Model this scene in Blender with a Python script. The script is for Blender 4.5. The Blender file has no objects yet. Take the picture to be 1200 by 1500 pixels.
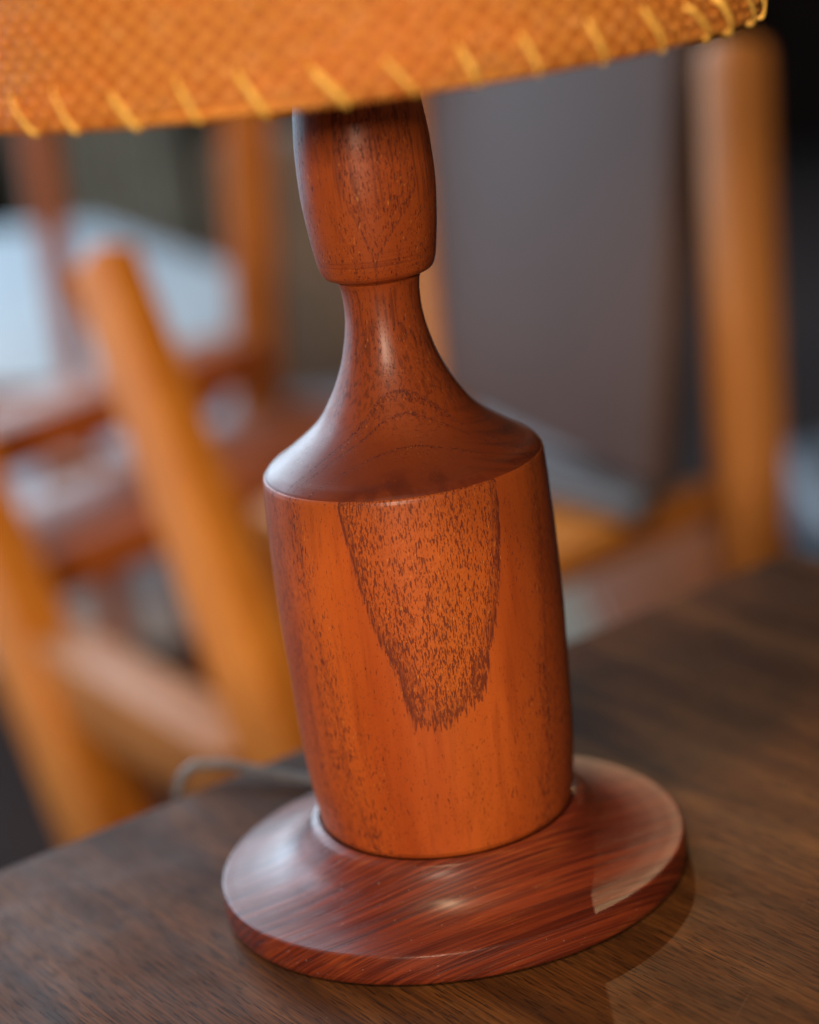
import bpy, bmesh, math, random
import numpy as np
from mathutils import Vector, Matrix

random.seed(7)
R = math.radians
scene = bpy.context.scene
COL = scene.collection

# ------------------------------------------------------------------ camera
PITCH, ROLL, DIST, HGT, FPX = R(17.28), R(7.4), .617, .323, 2920.0
fwd = Vector((0, math.cos(PITCH), -math.sin(PITCH)))
rgt = Vector((1, 0, 0))
upv = rgt.cross(fwd)
# the picture is rolled: the lamp leans to the left
rr = rgt * math.cos(ROLL) - upv * math.sin(ROLL)
uu = upv * math.cos(ROLL) + rgt * math.sin(ROLL)
cd = bpy.data.cameras.new('camera')
cam = bpy.data.objects.new('camera', cd)
COL.objects.link(cam)
m = Matrix((rr, uu, -fwd)).transposed().to_4x4()
m.translation = Vector((0, -DIST, HGT))
cam.matrix_world = m
cd.sensor_fit = 'VERTICAL'
cd.sensor_height = 36
cd.lens = FPX / 1500 * 36
cd.clip_start = .02
cd.clip_end = 60
cd.dof.use_dof = True
cd.dof.focus_distance = .609
cd.dof.aperture_fstop = 3.5
scene.camera = cam

# ------------------------------------------------------------------ light
scene.view_settings.view_transform = 'Standard'
scene.view_settings.look = 'None'
scene.view_settings.exposure = 0
scene.view_settings.gamma = 1
w = bpy.data.worlds.new('World')
scene.world = w
w.use_nodes = True
w.node_tree.nodes['Background'].inputs[0].default_value = (1, .9, .85, 1)
w.node_tree.nodes['Background'].inputs[1].default_value = .02

def aim(o, p):
    o.rotation_euler = (Vector(p) - o.location).to_track_quat('-Z', 'Y').to_euler()

def area(name, loc, target, sx, sy, power, color):
    l = bpy.data.lights.new(name, 'AREA')
    l.shape = 'RECTANGLE'; l.size = sx; l.size_y = sy
    l.energy = power; l.color = color
    o = bpy.data.objects.new(name, l); COL.objects.link(o)
    o.location = loc; aim(o, target)
    return o

area('front_lamp_light', (-.42, -2.45, .78), (0, 0, .16), .30, .30, 54, (1, .80, .60))
area('ceiling_lamp_light', (-.16, -.98, 1.75), (0, 0, 0), .10, .10, 19, (1, .72, .44))
area('back_window_light', (-2.1, 6.0, 2.05), (-.3, 0, .2), 3.2, 3.4, 260, (.66, .84, 1))
area('rear_window_light', (-2.35, 2.35, 1.0), (0, .1, .4), 3.0, 2.9, 66, (.55, .78, 1))
area('side_window_light', (-2.6, 2.2, 1.6), (-.5, 2.4, -.4), 1.4, 1.2, 36, (.60, .80, 1))
sl = bpy.data.lights.new('rear_spot_light', 'SPOT')
sl.energy = 120; sl.color = (1, .66, .34); sl.spot_size = R(5.0); sl.spot_blend = 1; sl.shadow_soft_size = .018
so = bpy.data.objects.new('rear_spot_light', sl); COL.objects.link(so)
so.location = (.17, 2.75, 1.36); aim(so, (.095, -.17, 0))
wl = bpy.data.lights.new('room_spot_light', 'SPOT')
wl.energy = 60; wl.color = (1, .76, .5); wl.spot_size = R(54); wl.spot_blend = .5; wl.shadow_soft_size = .1
wo = bpy.data.objects.new('room_spot_light', wl); COL.objects.link(wo)
wo.location = (-1.5, .1, 1.4); aim(wo, (-.1, 1.5, -.3))

rl = bpy.data.lights.new('right_spot_light', 'SPOT')
rl.energy = 38; rl.color = (1, .72, .42); rl.spot_size = R(42); rl.spot_blend = .5; rl.shadow_soft_size = .1
ro = bpy.data.objects.new('right_spot_light', rl); COL.objects.link(ro)
ro.location = (1.6, -.8, 1.3); aim(ro, (.22, 1.05, -.25))

# ------------------------------------------------------------------ node helpers
class NT:
    def __init__(s, name):
        s.m = bpy.data.materials.new(name); s.m.use_nodes = True
        s.t = s.m.node_tree; s.n = s.t.nodes; s.l = s.t.links
        s.b = s.n['Principled BSDF']
        s.tc = s.n.new('ShaderNodeTexCoord').outputs['Object']
    def link(s, a, b): s.l.new(a, b)
    def put(s, sock, v):
        if isinstance(v, (int, float)): sock.default_value = v
        elif isinstance(v, tuple): sock.default_value = (*v, 1) if len(v) == 3 and sock.type == 'RGBA' else v
        else: s.link(v, sock)
    def math(s, op, a, b=0.0, c=None, clamp=False):
        n = s.n.new('ShaderNodeMath'); n.operation = op; n.use_clamp = clamp
        s.put(n.inputs[0], a); s.put(n.inputs[1], b)
        if c is not None: s.put(n.inputs[2], c)
        return n.outputs[0]
    def add(s, a, b): return s.math('ADD', a, b)
    def mul(s, a, b): return s.math('MULTIPLY', a, b)
    def step(s, x, lo, hi, a=0., b=1.):
        n = s.n.new('ShaderNodeMapRange'); n.interpolation_type = 'SMOOTHSTEP'
        s.put(n.inputs[0], x); s.put(n.inputs[1], lo); s.put(n.inputs[2], hi)
        n.inputs[3].default_value = a; n.inputs[4].default_value = b
        return n.outputs[0]
    def xyz(s, v=None):
        n = s.n.new('ShaderNodeSeparateXYZ'); s.link(v or s.tc, n.inputs[0]); return n.outputs
    def vec(s, x, y, z):
        n = s.n.new('ShaderNodeCombineXYZ')
        for i, a in enumerate((x, y, z)): s.put(n.inputs[i], a)
        return n.outputs[0]
    def mapped(s, scale, rotz=0, loc=(0, 0, 0), v=None):
        # rotate first (grain direction onto x), then stretch
        a = s.n.new('ShaderNodeMapping'); s.link(v or s.tc, a.inputs[0]); a.inputs['Rotation'].default_value = (0, 0, rotz)
        b = s.n.new('ShaderNodeMapping'); s.link(a.outputs[0], b.inputs[0]); b.inputs['Scale'].default_value = scale
        b.inputs['Location'].default_value = loc
        return b.outputs[0]
    def noise(s, v, scale=1., detail=3, rough=.5, dist=0.):
        n = s.n.new('ShaderNodeTexNoise'); s.link(v, n.inputs['Vector'])
        n.inputs['Scale'].default_value = scale; n.inputs['Detail'].default_value = detail
        n.inputs['Roughness'].default_value = rough; n.inputs['Distortion'].default_value = dist
        return n.outputs[0]
    def ramp(s, x, stops, interp='LINEAR'):
        n = s.n.new('ShaderNodeValToRGB'); n.color_ramp.interpolation = interp
        e = n.color_ramp.elements
        while len(e) < len(stops): e.new(.5)
        for i, (p, c) in enumerate(stops):
            e[i].position = p
            e[i].color = (c, c, c, 1) if isinstance(c, (int, float)) else (*c, 1)
        s.put(n.inputs[0], x); return n.outputs[0]
    def mix(s, f, a, b, mode='MIX'):
        n = s.n.new('ShaderNodeMix'); n.data_type = 'RGBA'; n.blend_type = mode
        s.put(n.inputs[0], f); s.put(n.inputs[6], a); s.put(n.inputs[7], b)
        return n.outputs[2]
    def bump(s, h, dist, strength=1., normal=None):
        n = s.n.new('ShaderNodeBump'); n.inputs['Distance'].default_value = dist
        n.inputs['Strength'].default_value = strength
        s.put(n.inputs['Height'], h)
        if normal is not None: s.link(normal, n.inputs['Normal'])
        return n.outputs[0]
    def out(s, color, rough, normal=None, spec=.5, coat=None):
        s.put(s.b.inputs['Base Color'], color); s.put(s.b.inputs['Roughness'], rough)
        s.b.inputs['Specular IOR Level'].default_value = spec
        if normal is not None: s.link(normal, s.b.inputs['Normal'])
        if coat:
            s.b.inputs['Coat Weight'].default_value = coat[0]; s.b.inputs['Coat Roughness'].default_value = coat[1]
        return s.m

# turned teak: grain runs up the lamp, growth layers nearly tangent to the front
def teak(piece):
    s = NT('turned_teak_' + piece)
    X, Y, Z = s.xyz()
    wob = s.noise(s.mapped((60, 60, 22)), 1, 3, .55)
    jag = s.noise(s.mapped((1500, 1500, 90)), 1, 2, .5)
    if piece == 'bulge':          # one tongue of coarse grain on the front
        t = s.step(Z, .2135, .2400)
        xl = s.math('MULTIPLY_ADD', t, -.0068, -.0010); xr = s.math('MULTIPLY_ADD', t, .0150, -.0005)
        d = s.math('MINIMUM', s.add(X, s.mul(xl, -1.)), s.add(xr, s.mul(X, -1.)))
        d = s.add(d, s.mul(s.add(wob, -.5), .004))
        d = s.add(d, s.mul(s.add(jag, -.5), .0022))
        d = s.add(d, s.mul(s.step(Y, -.004, .004), -.02))
        p = s.math('MULTIPLY_ADD', d, 1 / .03, .5, clamp=True)
        dens = s.ramp(p, [(0, .8), (.25, .5), (.34, .75), (.44, .35), (.49, .2), (.51, .95), (.60, .8), (1, .7)])
        line = s.ramp(p, [(0, 0), (.30, 0), (.31, .4), (.325, 0), (.49, 0), (.505, .5), (.53, .1), (.62, 0), (.625, .5), (.64, 0), (1, 0)])
        patch = s.step(p, .49, .53)
    else:
        zl = s.add(s.mul(s.math('MAXIMUM', Z, .095), .11), s.mul(s.math('MINIMUM', s.add(Z, -.095), 0.), .045)) if piece == 'column' else s.mul(Z, .11)
        f = s.add(s.add(s.mul(Y, -1.), zl), s.mul(X, .085))
        if piece == 'column':
            cut = s.add(s.mul(s.add(s.add(Z, s.mul(s.add(jag, -.5), .012)), s.math('MULTIPLY_ADD', s.math('MAXIMUM', s.add(X, -.002), 0.), -.55, -.0760)), .35), .0547)
            f = s.math('MINIMUM', f, s.math('MAXIMUM', cut, .0530))
        f = s.add(f, s.mul(s.add(wob, -.5), .0020))
        f = s.add(f, s.mul(s.add(jag, -.5), .0009))
        p = s.math('MULTIPLY_ADD', f, 1 / .045, -.02 / .045)
        if piece == 'column':
            dens = s.ramp(p, [(0, .75), (.20, .95), (.30, .7), (.40, .85), (.47, 1.0), (.56, .5), (.66, .32), (.755, .22),
                              (.764, .5), (.772, 1.35), (.80, 1.1), (.86, .95), (1, .9)])
            line = s.ramp(p, [(0, 0), (.22, 0), (.23, .4), (.24, 0), (.45, 0), (.462, .35), (.48, 0), (.765, 0), (.773, 1.), (.783, .35),
                              (.792, .05), (.797, .55), (.803, 0), (1, 0)])
            patch = s.step(p, .764, .774)
            dens = s.add(dens, s.mul(patch, s.step(Z, .125, .085, 0, .12)))
            dens = s.add(dens, s.step(Z, .085, .045, 0, .10))
        else:
            dens = s.ramp(p, [(0, .5), (.20, .75), (.383, .3), (.389, 1.3), (.42, .6), (.452, .35), (.458, 1.4), (.475, .5), (.50, .5),
                              (.592, .12), (.600, 1.3), (.615, .5), (.70, .2), (.8, .3), (1, .3)])
            line = s.ramp(p, [(0, 0), (.384, 0), (.389, .5), (.394, 0), (.453, 0), (.458, .6), (.464, 0), (.597, 0), (.600, .5), (.604, 0), (1, 0)])
            line = s.mul(line, s.step(s.noise(s.mapped((330, 330, 330)), 1, 1, .5), .47, .62))
            patch = s.step(p, .70, .82)
    lo = s.noise(s.mapped((48, 48, 9)), 1, 3, .5)
    mid = s.noise(s.mapped((420, 420, 30)), 1, 3, .6)
    col = s.mix(s.step(lo, .2, .8), (.36, .060, .011), (.54, .112, .017))
    col = s.mix(s.mul(s.step(mid, .45, .75), .45), col, (.27, .046, .010))
    if piece == 'column':
        edge = s.step(s.noise(s.mapped((16, 16, 3), 0, (4, 2, 8)), 1, 2, .5), .48, .62)
        col = s.mix(s.mul(patch, .30), col, (.50, .120, .020))
        col = s.mix(s.mul(edge, .30), col, (.60, .175, .022))
        col = s.mix(s.mul(s.step(X, .018, .040), .45), col, (.24, .040, .009))   # shade of the right flank put into the wood colour
    elif piece == 'neck':
        red = s.mix(s.step(s.noise(s.mapped((120, 120, 60), 0, (1, 8, 3)), 1, 3, .6), .4, .62), (.085, .014, .008), (.30, .058, .014))
        col = s.mix(.65, col, (.24, .045, .010))
        col = s.mix(s.mul(patch, .85), col, red)
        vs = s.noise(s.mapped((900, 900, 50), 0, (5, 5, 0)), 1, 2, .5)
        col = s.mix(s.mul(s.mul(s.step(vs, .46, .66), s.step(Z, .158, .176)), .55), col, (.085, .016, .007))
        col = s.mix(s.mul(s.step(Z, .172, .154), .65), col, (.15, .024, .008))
        # dark streaks that run round the right shoulder
        st = s.noise(s.vec(s.mul(X, 40), s.mul(s.add(Z, s.mul(X, .30)), 900), s.mul(Y, 40)), 1, 3, .6)
        col = s.mix(s.mul(s.mul(s.step(st, .45, .70), s.step(X, .012, .030)), .55), col, (.060, .012, .008))
    else:
        band = s.noise(s.vec(s.mul(X, 30), s.mul(Y, 30), s.mul(Z, 900)), 1, 3, .6)
        col = s.mix(.45, col, (.26, .050, .012))
        col = s.mix(s.mul(s.mul(s.step(band, .45, .65), s.step(Z, .224, .214)), .5), col, (.15, .024, .010))
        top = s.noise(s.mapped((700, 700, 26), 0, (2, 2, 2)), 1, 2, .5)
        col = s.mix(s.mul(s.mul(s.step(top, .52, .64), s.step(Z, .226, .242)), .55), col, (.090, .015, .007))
    dens = s.add(dens, s.mul(s.add(s.noise(s.mapped((110, 110, 35), 0, (6, 1, 2)), 1, 2, .5), -.5), .9))
    # pores: short dark dashes along the grain
    pa = s.noise(s.mapped((1900, 1900, 380)), 1, 2, .6)
    pb = s.noise(s.mapped((3000, 3000, 800), loc=(3, 5, 7)), 1, 1, .5)
    po = s.step(s.add(pa, s.mul(s.math('MULTIPLY_ADD', dens, -.175, .725), -1.)), 0, .05)
    po2 = s.step(s.add(pb, s.mul(s.math('MULTIPLY_ADD', dens, -.12, .715), -1.)), 0, .06)
    pore = s.math('MAXIMUM', s.mul(po, .85), s.mul(po2, .6))
    pore = s.math('MAXIMUM', pore, s.mul(line, s.step(jag, .35, .55, .25, 1.)))
    col = s.mix(s.mul(pore, .92), col, (.075, .010, .009))
    fl = s.noise(s.mapped((1700, 1700, 420), loc=(9, 1, 4)), 1, 1, .5)
    fl = s.mul(s.step(fl, .68, .76), s.step(dens, .3, .7))
    col = s.mix(s.mul(fl, .40), col, (.80, .30, .06))
    # fine lathe marks
    lm = s.noise(s.vec(s.mul(X, 12), s.mul(Y, 12), s.mul(Z, 2600)), 1, 2, .5)
    h = s.add(s.math('MULTIPLY_ADD', pore, -1., s.mul(mid, .35)), s.mul(lm, .25))
    rgh = s.math('MULTIPLY_ADD', pore, .2, s.step(lo, .2, .8, .38, .50))
    return s.out(col, rgh, s.bump(h, .00012, .9), .26, (.20, .30))

# redder wood of the foot: grain runs across the table
def padouk():
    s = NT('red_teak_foot')
    a = R(-24)
    sw = s.noise(s.mapped((9, 16, 16), a, (7, 1, 2)), 1, 2, .5)      # the grain wanders a little
    X, Y, Z = s.xyz()
    # tilted growth layers: they cut the turned surface in straight parallel lines
    v = s.vec(X, s.add(s.add(Y, s.mul(Z, 1.35)), s.mul(s.add(sw, -.5), .005)), s.mul(Z, .1))
    g = s.noise(s.mapped((8, 520, 420), a, v=v), 1, 2, .6)
    g1 = s.noise(s.mapped((5, 110, 90), a, (3, 3, 1), v=v), 1, 1, .5)
    g2 = s.noise(s.mapped((26, 1400, 900), a, v=v), 1, 1, .5)
    lo = s.noise(s.mapped((14, 40, 60), a, (2, 3, 1)), 1, 2, .5)
    col = s.mix(s.step(g, .33, .66), (.078, .011, .006), (.215, .036, .012))
    col = s.mix(s.step(g1, .42, .60, 0, .22), col, (.075, .011, .006))
    col = s.mix(s.mul(s.step(lo, .40, .7), .45), col, (.26, .046, .013))
    dark = s.step(g2, .53, .60)
    col = s.mix(s.mul(dark, .50), col, (.040, .007, .005))
    fl = s.noise(s.mapped((55, 1500, 1000), a, (5, 2, 8), v=v), 1, 1, .5)
    fl = s.mul(s.step(fl, .60, .68), s.step(lo, .35, .6))
    col = s.mix(s.mul(fl, .36), col, (.46, .13, .03))
    ds = s.noise(s.mapped((1300, 1300, 1300)), 1, 0, .5)
    col = s.mix(s.mul(s.step(ds, .845, .86), .4), col, (.5, .42, .38))
    n = s.bump(s.math('MULTIPLY_ADD', dark, -1., g), .00012, .8)
    return s.out(col, s.step(g2, .3, .7, .37, .48), n, .28, (.24, .26))

def walnut():
    s = NT('walnut_table_top')
    a = R(56)
    warp = s.noise(s.mapped((3.5, 9, 9), a), 1, 2, .5)
    X, Y, Z = s.xyz(s.mapped((1, 1, 1), a))
    v = s.vec(s.mul(X, 3.2), s.add(s.mul(Y, 62), s.mul(warp, 4.)), s.mul(Z, 40))
    g = s.noise(v, 1, 2, .55, .1)
    fine = s.noise(s.mapped((30, 1000, 300), a), 1, 2, .6)
    pores = s.noise(s.mapped((90, 1500, 300), a, (3, 1, 0)), 1, 1, .5)
    col = s.ramp(g, [(.30, (.055, .018, .0055)), (.44, (.105, .037, .0105)), (.56, (.150, .054, .015)), (.72, (.200, .078, .022))])
    col = s.mix(s.step(fine, .35, .65, 0, .7), col, (.040, .018, .009))
    po = s.step(pores, .57, .66)
    col = s.mix(s.mul(po, .75), col, (.018, .008, .005))
    # reddish figure far right, worn patches
    big = s.noise(s.mapped((7, 11, 1), 0, (1, 6, 0)), 1, 3, .5)
    col = s.mix(s.step(big, .5, .72, 0, .4), col, (.130, .050, .020))
    # hair scratches in several directions
    scr = None
    for k, (ang, th, off) in enumerate(((20, .67, 1), (78, .69, 4), (-35, .68, 9), (118, .69, 15), (150, .67, 22))):
        q = s.noise(s.mapped((14, 1100, 1), R(ang), (off, off * 2.3, 0)), 1, 1.5, .5, .25)
        c = s.step(q, th, th + .03)
        br = s.noise(s.mapped((30, 30, 1), 0, (off, 1, 0)), 1, 2, .5)
        c = s.mul(c, s.step(br, .54, .66))
        scr = c if scr is None else s.math('MAXIMUM', scr, c)
    col = s.mix(s.mul(scr, .14), col, (.40, .28, .22))
    dust = s.noise(s.mapped((900, 900, 1)), 1, 1, .5)
    col = s.mix(s.mul(s.step(dust, .80, .83), .5), col, (.4, .33, .28))
    sm = s.noise(s.mapped((24, 24, 1), 0, (4, 4, 0)), 1, 4, .6)
    rgh = s.math('MULTIPLY_ADD', scr, .15, s.step(sm, .3, .7, .50, .62))
    n = s.bump(s.math('MULTIPLY_ADD', po, -1., s.mul(fine, .5)), .00008, .8)
    return s.out(col, rgh, n, .06)

def light_teak(name, a, b, spec=.22):
    s = NT(name)
    g = s.noise(s.mapped((60, 60, 6)), 1, 3, .55)
    f = s.noise(s.mapped((400, 400, 30)), 1, 2, .5)
    col = s.mix(s.step(g, .3, .7), a, b)
    col = s.mix(s.step(f, .5, .7, 0, .35), col, tuple(c * .6 for c in a))
    return s.out(col, .5, s.bump(f, .0001, .5), spec)

def plain(name, c, rough=.6, scale=20, var=.25, spec=.4, metal=0):
    s = NT(name)
    g = s.noise(s.mapped((scale,) * 3), 1, 4, .6)
    col = s.mix(s.step(g, .3, .7), tuple(x * (1 - var) for x in c), tuple(min(1, x * (1 + var)) for x in c))
    m_ = s.out(col, rough, s.bump(g, .0005, .3), spec)
    s.b.inputs['Metallic'].default_value = metal
    return m_

def raffia():
    s = NT('woven_raffia')
    at = s.n.new('ShaderNodeAttribute'); at.attribute_name = 'strand'
    h = s.n.new('ShaderNodeAttribute'); h.attribute_name = 'tone'
    col = s.mix(at.outputs['Fac'], (.62, .255, .044), (.40, .122, .019))
    col = s.mix(s.mul(s.step(h.outputs['Fac'], .45, .95), .5), col, (.82, .48, .20))
    f = s.noise(s.mapped((900, 900, 900)), 1, 2, .6)
    col = s.mix(s.step(f, .4, .7, 0, .35), col, (.42, .10, .016))
    big = s.noise(s.mapped((30, 30, 60)), 1, 2, .5)
    col = s.mix(s.step(big, .4, .7, 0, .3), col, (.66, .17, .025))
    mm = s.out(col, .55, s.bump(f, .0001, .6), .25)
    return mm

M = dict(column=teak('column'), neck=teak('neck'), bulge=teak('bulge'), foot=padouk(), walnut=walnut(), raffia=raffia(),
         stitch=plain('yellow_raffia_stitch', (.92, .52, .10), .5, 500, .15),
         lining=plain('shade_lining', (.75, .62, .42), .8, 40, .1),
         cord=plain('grey_cord', (.17, .17, .19), .35, 200, .1),
         brass=plain('aged_brass', (.55, .38, .14), .35, 80, .15, .5, 1),
         chair=light_teak('orange_teak_chair', (.52, .170, .022), (.62, .230, .032)),
         chair_red=light_teak('red_teak_chair', (.36, .085, .016), (.46, .12, .022), .5),
         chair_pale=light_teak('pale_brown_teak', (.40, .15, .035), (.50, .20, .05), .4),
         chair_far=light_teak('brown_teak_chair', (.36, .105, .018), (.44, .14, .022)),
         chair_dark=light_teak('dark_red_wood', (.26, .065, .014), (.32, .085, .018)),
         cloth=plain('white_cloth', (.50, .54, .58), .8, 8, .05),
         grey=plain('grey_brown_leather', (.075, .038, .028), .65, 3, .12),
         green=plain('grey_green_curtain', (.42, .43, .38), .85, 6, .15),
         dark=plain('dark_brown_wood', (.030, .010, .006), .6, 9, .3),
         wall=plain('dark_room_wall', (.022, .008, .005), .9, 3, .3),
         floor=plain('brown_floor', (.026, .010, .006), .85, 5, .3),
         rug=plain('pale_rug', (.60, .56, .60), .95, 12, .12),
         seat=plain('grey_blue_leather', (.13, .135, .155), .45, 14, .2),
         pale=plain('cream_card', (.62, .48, .36), .8, 6, .08),
         carton=plain('tan_panel', (.28, .17, .10), .7, 5, .15))

# ------------------------------------------------------------------ object helpers
def link_mesh(name, me, mat, parent=None, smooth=True):
    if mat: me.materials.append(mat)
    o = bpy.data.objects.new(name, me); COL.objects.link(o)
    if parent: o.parent = parent
    if smooth:
        me.polygons.foreach_set('use_smooth', [True] * len(me.polygons))
    return o

def empty(name, loc, label, cat, group=None):
    o = bpy.data.objects.new(name, None); COL.objects.link(o); o.location = loc
    o.empty_display_size = .05
    o['label'] = label; o['category'] = cat
    if group: o['group'] = group
    return o

def tag(o, label, cat, group=None):
    o['label'] = label; o['category'] = cat
    if group: o['group'] = group
    return o

def struct(o): o['kind'] = 'structure'; return o

def catmull(pts, n=8):
    P = [Vector(p) for p in pts]; P = [P[0] * 2 - P[1]] + P + [P[-1] * 2 - P[-2]]
    out = []
    for i in range(1, len(P) - 2):
        a, b, c, d = P[i - 1:i + 3]
        for k in range(n):
            t = k / n
            out.append(.5 * ((2 * b) + (c - a) * t + (2 * a - 5 * b + 4 * c - d) * t * t + (3 * b - a - 3 * c + d) * t ** 3))
    out.append(P[-2]); return out

def lathe(name, chunks, mat, parent, segs=256, oval=None, wear=0.):
    """chunks: lists of (r, z), smooth inside, crisp between"""
    prof = []; sharp = []
    for ch in chunks:
        c = catmull([(r_, z_, 0) for r_, z_ in ch]) if len(ch) > 2 else [Vector((r_, z_, 0)) for r_, z_ in ch]
        if prof: sharp.append(len(prof) - 1); c = c[1:]
        prof += c
    bm = bmesh.new(); rings = []
    for p in prof:
        ring = []
        for k in range(segs):
            t = 2 * math.pi * k / segs
            r_ = p.x
            if oval: r_ *= 1 + oval(p.x, t)
            if wear: r_ += wear * (math.sin(3 * t + p.y * 90) + .6 * math.sin(7 * t + 1 + p.y * 160) + .4 * math.sin(17 * t))
            ring.append(bm.verts.new((r_ * math.cos(t), r_ * math.sin(t), p.y)))
        rings.append(ring)
    for a, b in zip(rings, rings[1:]):
        for k in range(segs):
            bm.faces.new((a[k], a[(k + 1) % segs], b[(k + 1) % segs], b[k]))
    if prof[0].x > 1e-4: bm.faces.new(rings[0][::-1])
    if prof[-1].x > 1e-4: bm.faces.new(rings[-1])
    bm.normal_update()
    for i in sharp:
        for k in range(segs):
            e = bm.edges.get((rings[i][k], rings[i][(k + 1) % segs]))
            if e: e.smooth = False
    for i in (0, -1):
        for k in range(segs):
            e = bm.edges.get((rings[i][k], rings[i][(k + 1) % segs]))
            if e: e.smooth = False
    bmesh.ops.recalc_face_normals(bm, faces=bm.faces)
    me = bpy.data.meshes.new(name); bm.to_mesh(me); bm.free()
    return link_mesh(name, me, mat, parent)

def tube(name, pts, rad, mat, parent, segs=12, flat=1.):
    P = catmull(pts, 8); bm = bmesh.new(); rings = []
    prev = None
    for i, p in enumerate(P):
        t = (P[min(i + 1, len(P) - 1)] - P[max(i - 1, 0)]).normalized()
        n = t.cross(Vector((0, 0, 1)))
        if n.length < .15: n = prev or Vector((1, 0, 0))
        n = (n - t * n.dot(t)).normalized()
        if prev and n.dot(prev) < 0: n = -n
        prev = n; b = t.cross(n)
        rings.append([bm.verts.new(p + rad * (flat * math.cos(a) * n + math.sin(a) * b)) for a in [2 * math.pi * k / segs for k in range(segs)]])
    for a, b in zip(rings, rings[1:]):
        for k in range(segs): bm.faces.new((a[k], a[(k + 1) % segs], b[(k + 1) % segs], b[k]))
    bm.faces.new(rings[0][::-1]); bm.faces.new(rings[-1])
    bmesh.ops.recalc_face_normals(bm, faces=bm.faces)
    me = bpy.data.meshes.new(name); bm.to_mesh(me); bm.free()
    return link_mesh(name, me, mat, parent)

def beam(name, p0, p1, w0, d0, side, mat, parent, w1=None, d1=None, bev=.006):
    """square-section member from p0 to p1; side = horizontal direction of its width"""
    o_ = parent.location if parent else Vector()
    p0, p1 = Vector(p0) - o_, Vector(p1) - o_
    w1 = w1 or w0; d1 = d1 or d0
    t = (p1 - p0).normalized(); s_ = Vector(side); s_ = (s_ - t * s_.dot(t)).normalized(); b = t.cross(s_)
    bm = bmesh.new(); vs = []
    for p, ww, dd in ((p0, w0, d0), (p1, w1, d1)):
        vs.append([bm.verts.new(p + s_ * x * ww / 2 + b * y * dd / 2) for x, y in ((-1, -1), (1, -1), (1, 1), (-1, 1))])
    a, c = vs
    for k in range(4): bm.faces.new((a[k], a[(k + 1) % 4], c[(k + 1) % 4], c[k]))
    bm.faces.new(a[::-1]); bm.faces.new(c)
    bmesh.ops.recalc_face_normals(bm, faces=bm.faces)
    bmesh.ops.bevel(bm, geom=list(bm.edges), offset=bev, segments=3, affect='EDGES', profile=.5)
    me = bpy.data.meshes.new(name); bm.to_mesh(me); bm.free()
    o = link_mesh(name, me, mat, parent)
    return o

def slab(name, corners, z0, z1, mat, parent=None, bev=.004, segs=3, origin=None):
    """horizontal board with the given outline (counter-clockwise x, y)"""
    off = parent.location if parent else Vector()
    bm = bmesh.new()
    lo = [bm.verts.new((x - off.x, y - off.y, z0 - off.z)) for x, y in corners]
    hi = [bm.verts.new((x - off.x, y - off.y, z1 - off.z)) for x, y in corners]
    n = len(corners)
    bm.faces.new(lo[::-1]); bm.faces.new(hi)
    for k in range(n): bm.faces.new((lo[k], lo[(k + 1) % n], hi[(k + 1) % n], hi[k]))
    bmesh.ops.recalc_face_normals(bm, faces=bm.faces)
    if bev: bmesh.ops.bevel(bm, geom=list(bm.edges), offset=bev, segments=segs, affect='EDGES', profile=.5)
    me = bpy.data.meshes.new(name); bm.to_mesh(me); bm.free()
    o = link_mesh(name, me, mat, parent)
    return o

# ------------------------------------------------------------------ room shell
FZ = -.75
struct(slab('floor', [(-5, -3), (6, -3), (6, 7.2), (-5, 7.2)], FZ - .05, FZ, M['floor'], bev=0))
struct(slab('back_wall', [(-5, 6.6), (6, 6.6), (6, 6.8), (-5, 6.8)], FZ, 2.2, M['wall'], bev=0))

# ------------------------------------------------------------------ walnut table
E1 = Vector((.829, .559, 0)); E2 = Vector((.559, -.829, 0)); CORNER = Vector((.178, .282, 0))
def tp(a, b): p = CORNER - E1 * a + E2 * b; return (p.x, p.y)
table = empty('side_table', (.0, .0, FZ), 'dark walnut side table with scratched top, under the lamp', 'table')
top = slab('table_top', [tp(0, 0), tp(1.0, 0), tp(1.0, .62), tp(0, .62)], -.026, 0, M['walnut'], None, .0035, 4)
top.parent = table; top.location = (0, 0, -FZ)
for a, b in ((.06, .06), (.94, .06), (.94, .56), (.06, .56)):
    x, y = tp(a, b)
    beam('leg', (x, y, FZ + .002), (x, y, -.027), .028, .028, E1, M['walnut'], table, .042, .042, .004)

# ------------------------------------------------------------------ the lamp
lamp = empty('table_lamp', (0, 0, 0), 'turned teak table lamp with woven raffia shade on the walnut table', 'lamp')

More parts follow.
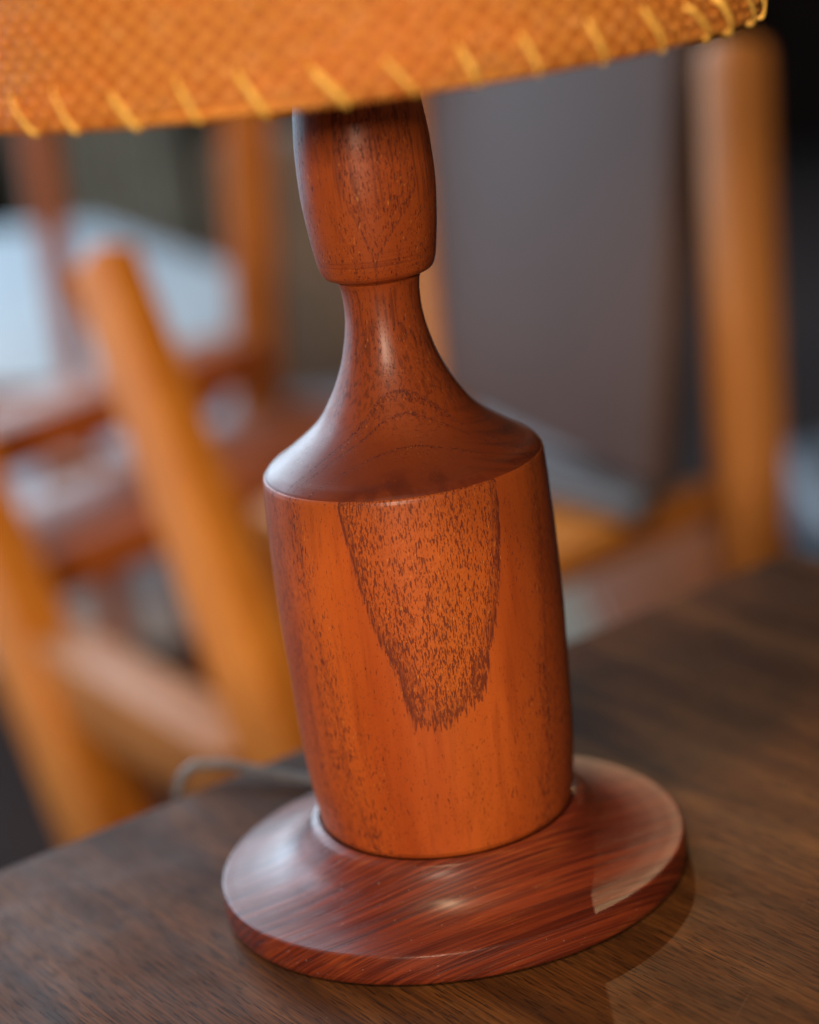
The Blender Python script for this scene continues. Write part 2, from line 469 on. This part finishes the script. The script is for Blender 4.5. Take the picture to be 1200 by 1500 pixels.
def oval(r_, t):
    k = min(1, max(0, (r_ - .046) / .022)); k = k * k * (3 - 2 * k)
    return .0465 * k * math.cos(2 * (t - .1674))
lathe('base', [[(.001, .0012), (.068, .0012)], [(.068, .0012), (.0740, .0007), (.0757, .0012), (.0763, .0030)],
               [(.0763, .0030), (.0763, .0060), (.0759, .0099)], [(.0759, .0099), (.0757, .0107), (.0751, .0111)],
               [(.0751, .0111), (.0705, .0115), (.0640, .0125), (.0580, .0145), (.0528, .0182), (.0493, .0226), (.0473, .0260)],
               [(.0473, .0260), (.0464, .0273), (.0451, .0281), (.0440, .0285)], [(.0440, .0285), (.0436, .0272), (.0405, .0270)],
               [(.0405, .0270), (.001, .0270)]], M['foot'], lamp, 320, oval)
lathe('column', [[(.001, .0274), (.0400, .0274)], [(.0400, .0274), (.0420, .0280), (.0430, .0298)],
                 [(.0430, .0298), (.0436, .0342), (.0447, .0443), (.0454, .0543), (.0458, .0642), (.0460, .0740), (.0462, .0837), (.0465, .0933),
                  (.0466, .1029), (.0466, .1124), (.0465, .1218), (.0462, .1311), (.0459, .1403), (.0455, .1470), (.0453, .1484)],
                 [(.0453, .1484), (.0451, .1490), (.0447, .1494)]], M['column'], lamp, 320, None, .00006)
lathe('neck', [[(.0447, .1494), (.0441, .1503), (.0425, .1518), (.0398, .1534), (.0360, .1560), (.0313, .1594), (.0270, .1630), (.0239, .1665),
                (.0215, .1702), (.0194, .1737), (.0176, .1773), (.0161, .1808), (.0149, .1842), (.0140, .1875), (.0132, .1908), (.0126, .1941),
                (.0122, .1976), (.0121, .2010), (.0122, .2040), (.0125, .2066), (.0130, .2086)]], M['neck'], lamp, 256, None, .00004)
lathe('finial_bulge', [[(.0128, .2087), (.0134, .2091), (.0160, .2100), (.0174, .2112), (.0181, .2128), (.0187, .2150), (.0195, .2200),
                        (.0202, .2253), (.0207, .2306), (.0211, .2358), (.0212, .2411), (.0211, .2463), (.0209, .2515),
                        (.0204, .2566), (.0198, .2618), (.0188, .2680), (.0170, .2750), (.0140, .2790)]], M['bulge'], lamp, 256, None, .00004)
lathe('lamp_holder', [[(.012, .2792), (.012, .300)], [(.012, .300), (.017, .302), (.017, .345)]], M['brass'], lamp, 48)

# woven shade: real over-under relief
SR, SZ, SH = .1229, .2752, .150
shade = bpy.data.objects.new('lamp_shade', None)
def weave():
    NU, NV = 222, 50            # strands round / rows up
    su, sv = 7, 6
    nu, nv = NU * su, NV * sv
    i = np.arange(nu); j = np.arange(nv + 1)
    U, V = np.meshgrid(i / su, j / sv)
    rng = np.random.RandomState(3)
    ju = rng.normal(0, .17, (NV + 2, NU)); tone = rng.uniform(0, 1, (NV + 2, NU))
    ci, cj = np.floor(U).astype(int) % NU, np.floor(V).astype(int)
    fu, fv = U - np.floor(U), V - np.floor(V)
    par = ((ci + cj) % 2)
    bumpv = np.sin(np.pi * fu) ** .7 * np.sin(np.pi * fv) ** .7
    # weft strand on top in even cells, warp on top in odd cells
    h = np.where(par == 0, .00120 * np.sin(np.pi * fv) ** .6 * (.35 + .65 * np.sin(np.pi * fu)),
                 .00055 * np.sin(np.pi * fu) ** .6 * (.35 + .65 * np.sin(np.pi * fv)))
    h = h * (1 + 1.2 * ju[cj, ci])
    th = 2 * np.pi * (U + .12 * np.sin(V * 1.7)) / NU
    zz = V / NV * SH
    slow = .0006 * np.sin(5 * th + 1) + .0004 * np.sin(11 * th)
    edge = -.0011 * np.exp(-(V / .9) ** 2)       # the cloth turns under at the rim
    rad = SR - .10 * zz + h + slow + edge
    zz = zz + .0005 * np.sin(9 * th) * np.exp(-zz / .01)
    co = np.stack([rad * np.cos(th), rad * np.sin(th), zz], -1).reshape(-1, 3)
    a = (np.arange(nv)[:, None] * nu + i[None, :]).ravel()
    b = (np.arange(nv)[:, None] * nu + (i[None, :] + 1) % nu).ravel()
    F = np.stack([a, b, b + nu, a + nu], 1)
    me = bpy.data.meshes.new('woven_cover')
    me.vertices.add(len(co)); me.vertices.foreach_set('co', co.ravel().astype(np.float32))
    me.loops.add(F.size); me.loops.foreach_set('vertex_index', F.ravel().astype(np.int32))
    me.polygons.add(len(F)); me.polygons.foreach_set('loop_start', (np.arange(len(F)) * 4).astype(np.int32))
    me.update(calc_edges=True)
    me.polygons.foreach_set('use_smooth', np.ones(len(F), bool))
    for nm, arr in (('strand', par.astype(np.float32)), ('tone', (tone[cj, ci] * bumpv).astype(np.float32))):
        at = me.attributes.new(nm, 'FLOAT', 'POINT'); at.data.foreach_set('value', arr.ravel().astype(np.float32))
    me.validate()
    return me
SHADE_TILT = (R(.0), R(-.35), 0)
COL.objects.link(shade); shade.parent = lamp; shade.location = (0, 0, SZ); shade.rotation_euler = SHADE_TILT
me = weave(); me.materials.append(M['raffia'])
cover = bpy.data.objects.new('woven_cover', me); COL.objects.link(cover); cover.parent = shade
lathe('lining', [[(SR - .0030, .0006), (SR - .0032, .02), (SR - .0030 - .1 * SH, SH)]], M['lining'], shade, 128)
for o in [o for o in bpy.data.objects if o.name == 'lining']:
    bm = bmesh.new(); bm.from_mesh(o.data)
    bmesh.ops.delete(bm, geom=[f for f in bm.faces if len(f.verts) > 4], context='FACES'); bm.to_mesh(o.data); bm.free()
tube('rim_wire', [((SR - .0022) * math.cos(t), (SR - .0022) * math.sin(t), .0006) for t in [2 * math.pi * k / 64 for k in range(65)]],
     .0016, M['raffia'], shade, 8)
NS = 43
for k in range(NS):
    t0 = 2 * math.pi * (k + .47) / NS - math.pi / 2 + random.uniform(-.012, .012)
    hgt = .0100 + random.uniform(-.0016, .0012); run = .0064 + random.uniform(-.0028, .0022)
    pts = []
    for q, (fr, zz, dr) in enumerate(((0, hgt, -.0006), (.1, hgt * .9, .0014), (.4, hgt * .6, .0018), (.75, hgt * .25, .0017), (1., -.0002, .0006), (1.03, -.0006, -.0008), (1.03, .0004, -.0034))):
        a = t0 + run * fr / SR
        r_ = SR - .1 * max(zz, 0) + dr
        pts.append((r_ * math.cos(a), r_ * math.sin(a), zz))
    tube('stitch', pts, .00088 + random.uniform(-.0002, .0002), M['stitch'], shade, 8, .5)

# cord leaves behind the foot and runs over the table edge
tube('power_cord', [(-.020, .066, .0060), (-.034, .076, .0042), (-.052, .086, .0032), (-.070, .0965, .0042), (-.082, .1035, .0052), (-.090, .106, .0055),
                    (-.0985, .1075, .0045), (-.1055, .1100, -.006), (-.110, .1150, -.04), (-.114, .118, -.14), (-.118, .125, -.30),
                    (-.10, .16, -.60), (-.06, .24, FZ + .004), (.10, .40, FZ + .003)], .0019, M['cord'], lamp, 12)

# ------------------------------------------------------------------ background furniture
CH = M['chair']; CR = M['chair_red']; CF = M['chair_far']

def board(name, quad, thick, mat, parent, bev=.006):
    """flat board through four points in space, given its thickness behind the face"""
    off = parent.location if parent else Vector()
    q = [Vector(p) - off for p in quad]
    n = (q[1] - q[0]).cross(q[3] - q[0]).normalized() * thick
    bm = bmesh.new()
    a = [bm.verts.new(p) for p in q]; b = [bm.verts.new(p + n) for p in q]
    bm.faces.new(a); bm.faces.new(b[::-1])
    for k in range(4): bm.faces.new((a[k], b[k], b[(k + 1) % 4], a[(k + 1) % 4]))
    bmesh.ops.recalc_face_normals(bm, faces=bm.faces)
    bmesh.ops.bevel(bm, geom=list(bm.edges), offset=bev, segments=3, affect='EDGES', profile=.5)
    me = bpy.data.meshes.new(name); bm.to_mesh(me); bm.free()
    return link_mesh(name, me, mat, parent)

# slanted-leg chair frame, left
c1 = empty('wooden_chair', (-.2, .85, FZ), 'orange wooden chair frame with two broad slanted posts, left behind the table', 'chair')
D3 = Vector((.52, -.854, 0)); D2 = Vector((.63, .777, 0))
beam('leg', (-.199, .839, .093), (.053, .291, FZ + .002), .036, .046, D2, CH, c1, .056, .066, .004)
beam('leg', (-.445, 1.194, .030), (-.095, .470, FZ + .002), .048, .050, D2, CH, c1, .060, .070, .004)
beam('side_rail', (-.318, .960, -.250), (-.128, .650, -.250), .052, .056, (.854, .52, 0), M['chair_pale'], c1, None, None, .003)
slab('seat_board', [(-.323, 1.075), (.00, 1.415), (-.105, 1.545), (-.425, 1.235)], -.245, -.200, CR, c1, .006)
beam('arm_rail', (-.50, 1.13, -.135), (-.16, 1.50, -.135), .085, .045, (.777, -.63, 0), CR, c1)

# tall chair behind it
c2 = empty('wooden_chair', (-.3, 1.7, FZ), 'brown wooden chair with a tall upright post and a thin tapering rod, beyond it', 'chair')
beam('back_post', (-.115, 1.86, .30), (-.185, 1.20, FZ + .002), .058, .040, (1, 0, 0), CF, c2, .050, .045)
beam('spindle', (-.432, 2.15, .240), (-.363, 1.636, -.179), .058, .03, (1, 0, 0), M['chair_dark'], c2, .026, .02)
beam('rear_leg', (-.363, 1.636, -.160), (-.36, 1.62, FZ + .002), .030, .03, (1, 0, 0), CR, c2)
beam('seat_rail', (-.40, 1.52, -.245), (-.02, 1.55, -.305), .04, .04, (0, 1, 0), CF, c2)

# chair on the right with upholstered back
c3 = empty('wooden_chair', (.25, 1.05, FZ), 'orange wooden chair with grey leather back and seat, right behind the table', 'chair')
beam('back_post', (.298, .962, .181), (.252, .926, FZ + .002), .050, .048, (.86, .5, 0), M['chair_pale'], c3, .062, .054, .016)
beam('back_post', (.055, 1.383, .200), (.034, .99, FZ + .002), .040, .040, (.86, .5, 0), CH, c3, .044, .04, .010)
board('backrest', [(.035, 1.233, -.135), (.193, .890, -.158), (.270, 1.041, .20), (.054, 1.385, .20)], -.024, M['grey'], c3, .009)
slab('seat_pad', [(.0, 1.14), (.117, .985), (.180, .882), (.205, .93), (.05, 1.22)], -.184, -.160, M['seat'], c3, .007)
slab('seat_frame', [(.02, .775), (.262, .985), (.245, 1.01), (.187, .950), (.130, 1.08), (-.05, 1.25), (-.14, 1.10)], -.214, -.187, CH, c3, .005)
slab('stretcher', [(.175, 1.12), (.34, 1.22), (.37, 1.50), (.165, 1.375)], -.41, -.38, M['chair_red'], c3, .005)
bx = slab('storage_box', [(.06, 1.45), (.235, 1.48), (.262, 1.76), (.06, 1.90)], FZ + .002, -.55, M['pale'], None, .01)
tag(bx, 'pale cream box on the floor, a blurred light patch right of the lamp column', 'box')

# things further off
ct = empty('low_table', (-.5, 2.6, FZ), 'low table under a white cloth, bright with window light, far left', 'table')
slab('table_top', [(-.215, 1.76), (-.17, 2.45), (-.53, 3.30), (-1.5, 3.6), (-1.6, 2.3), (-.52, 1.90)], -.26, -.223, M['chair_dark'], ct)
slab('cloth', [(-.215, 1.76), (-.20, 2.45), (-.53, 3.25), (-1.5, 3.6), (-1.6, 2.3), (-.52, 1.90)], -.222, -.216, M['cloth'], ct, .002)
for x, y in ((-.30, 1.95), (-.35, 2.7), (-1.4, 3.4), (-1.4, 2.4)):
    beam('leg', (x, y, FZ + .002), (x, y, -.262), .04, .04, (1, 0, 0), M['chair_dark'], ct)
rug = slab('rug', [(-.9, 2.3), (.42, 2.3), (.42, 4.2), (-.9, 4.2)], FZ + .002, FZ + .012, M['rug'], None, .002)
tag(rug, 'pale grey rug on the dark floor, blurred behind the lamp neck', 'rug')
cur = empty('curtain', (-.6, 4.4, FZ), 'grey green curtain hanging at the back, upper left under the shade', 'curtain')
bm = bmesh.new(); n = 120; rows = []
for k in range(n + 1):
    x = -.86 + .44 * k / n; y = 4.4 + .03 * math.sin(k * .55) + .01 * math.sin(k * 1.3)
    rows.append((bm.verts.new((x + .6, y - 4.4, .03)), bm.verts.new((x + .6, y - 4.4, 2.6)), bm.verts.new((x + .6, y - 4.38, .03)), bm.verts.new((x + .6, y - 4.38, 2.6))))
for a, b in zip(rows, rows[1:]):
    bm.faces.new((a[0], b[0], b[1], a[1])); bm.faces.new((a[2], a[3], b[3], b[2]))
me = bpy.data.meshes.new('drape'); bm.to_mesh(me); bm.free(); link_mesh('drape', me, M['green'], cur)
crt = slab('cupboard', [(-.34, 3.8), (.06, 3.8), (.06, 4.2), (-.34, 4.2)], FZ, -.17, M['carton'], None, .01)
tag(crt, 'tan low cupboard, a blurred patch left of the lamp neck', 'cupboard')
stool = empty('stool', (.50, 1.48, FZ), 'blue grey leather stool at the right edge beyond the table corner', 'stool')
slab('cushion', [(.42, 1.30), (.70, 1.30), (.70, 1.62), (.42, 1.62)], -.44, -.34, M['seat'], stool, .03)
for x, y in ((.45, 1.33), (.67, 1.33), (.67, 1.59), (.45, 1.59)):
    beam('leg', (x, y, FZ + .002), (x, y, -.44), .03, .03, (1, 0, 0), M['dark'], stool)
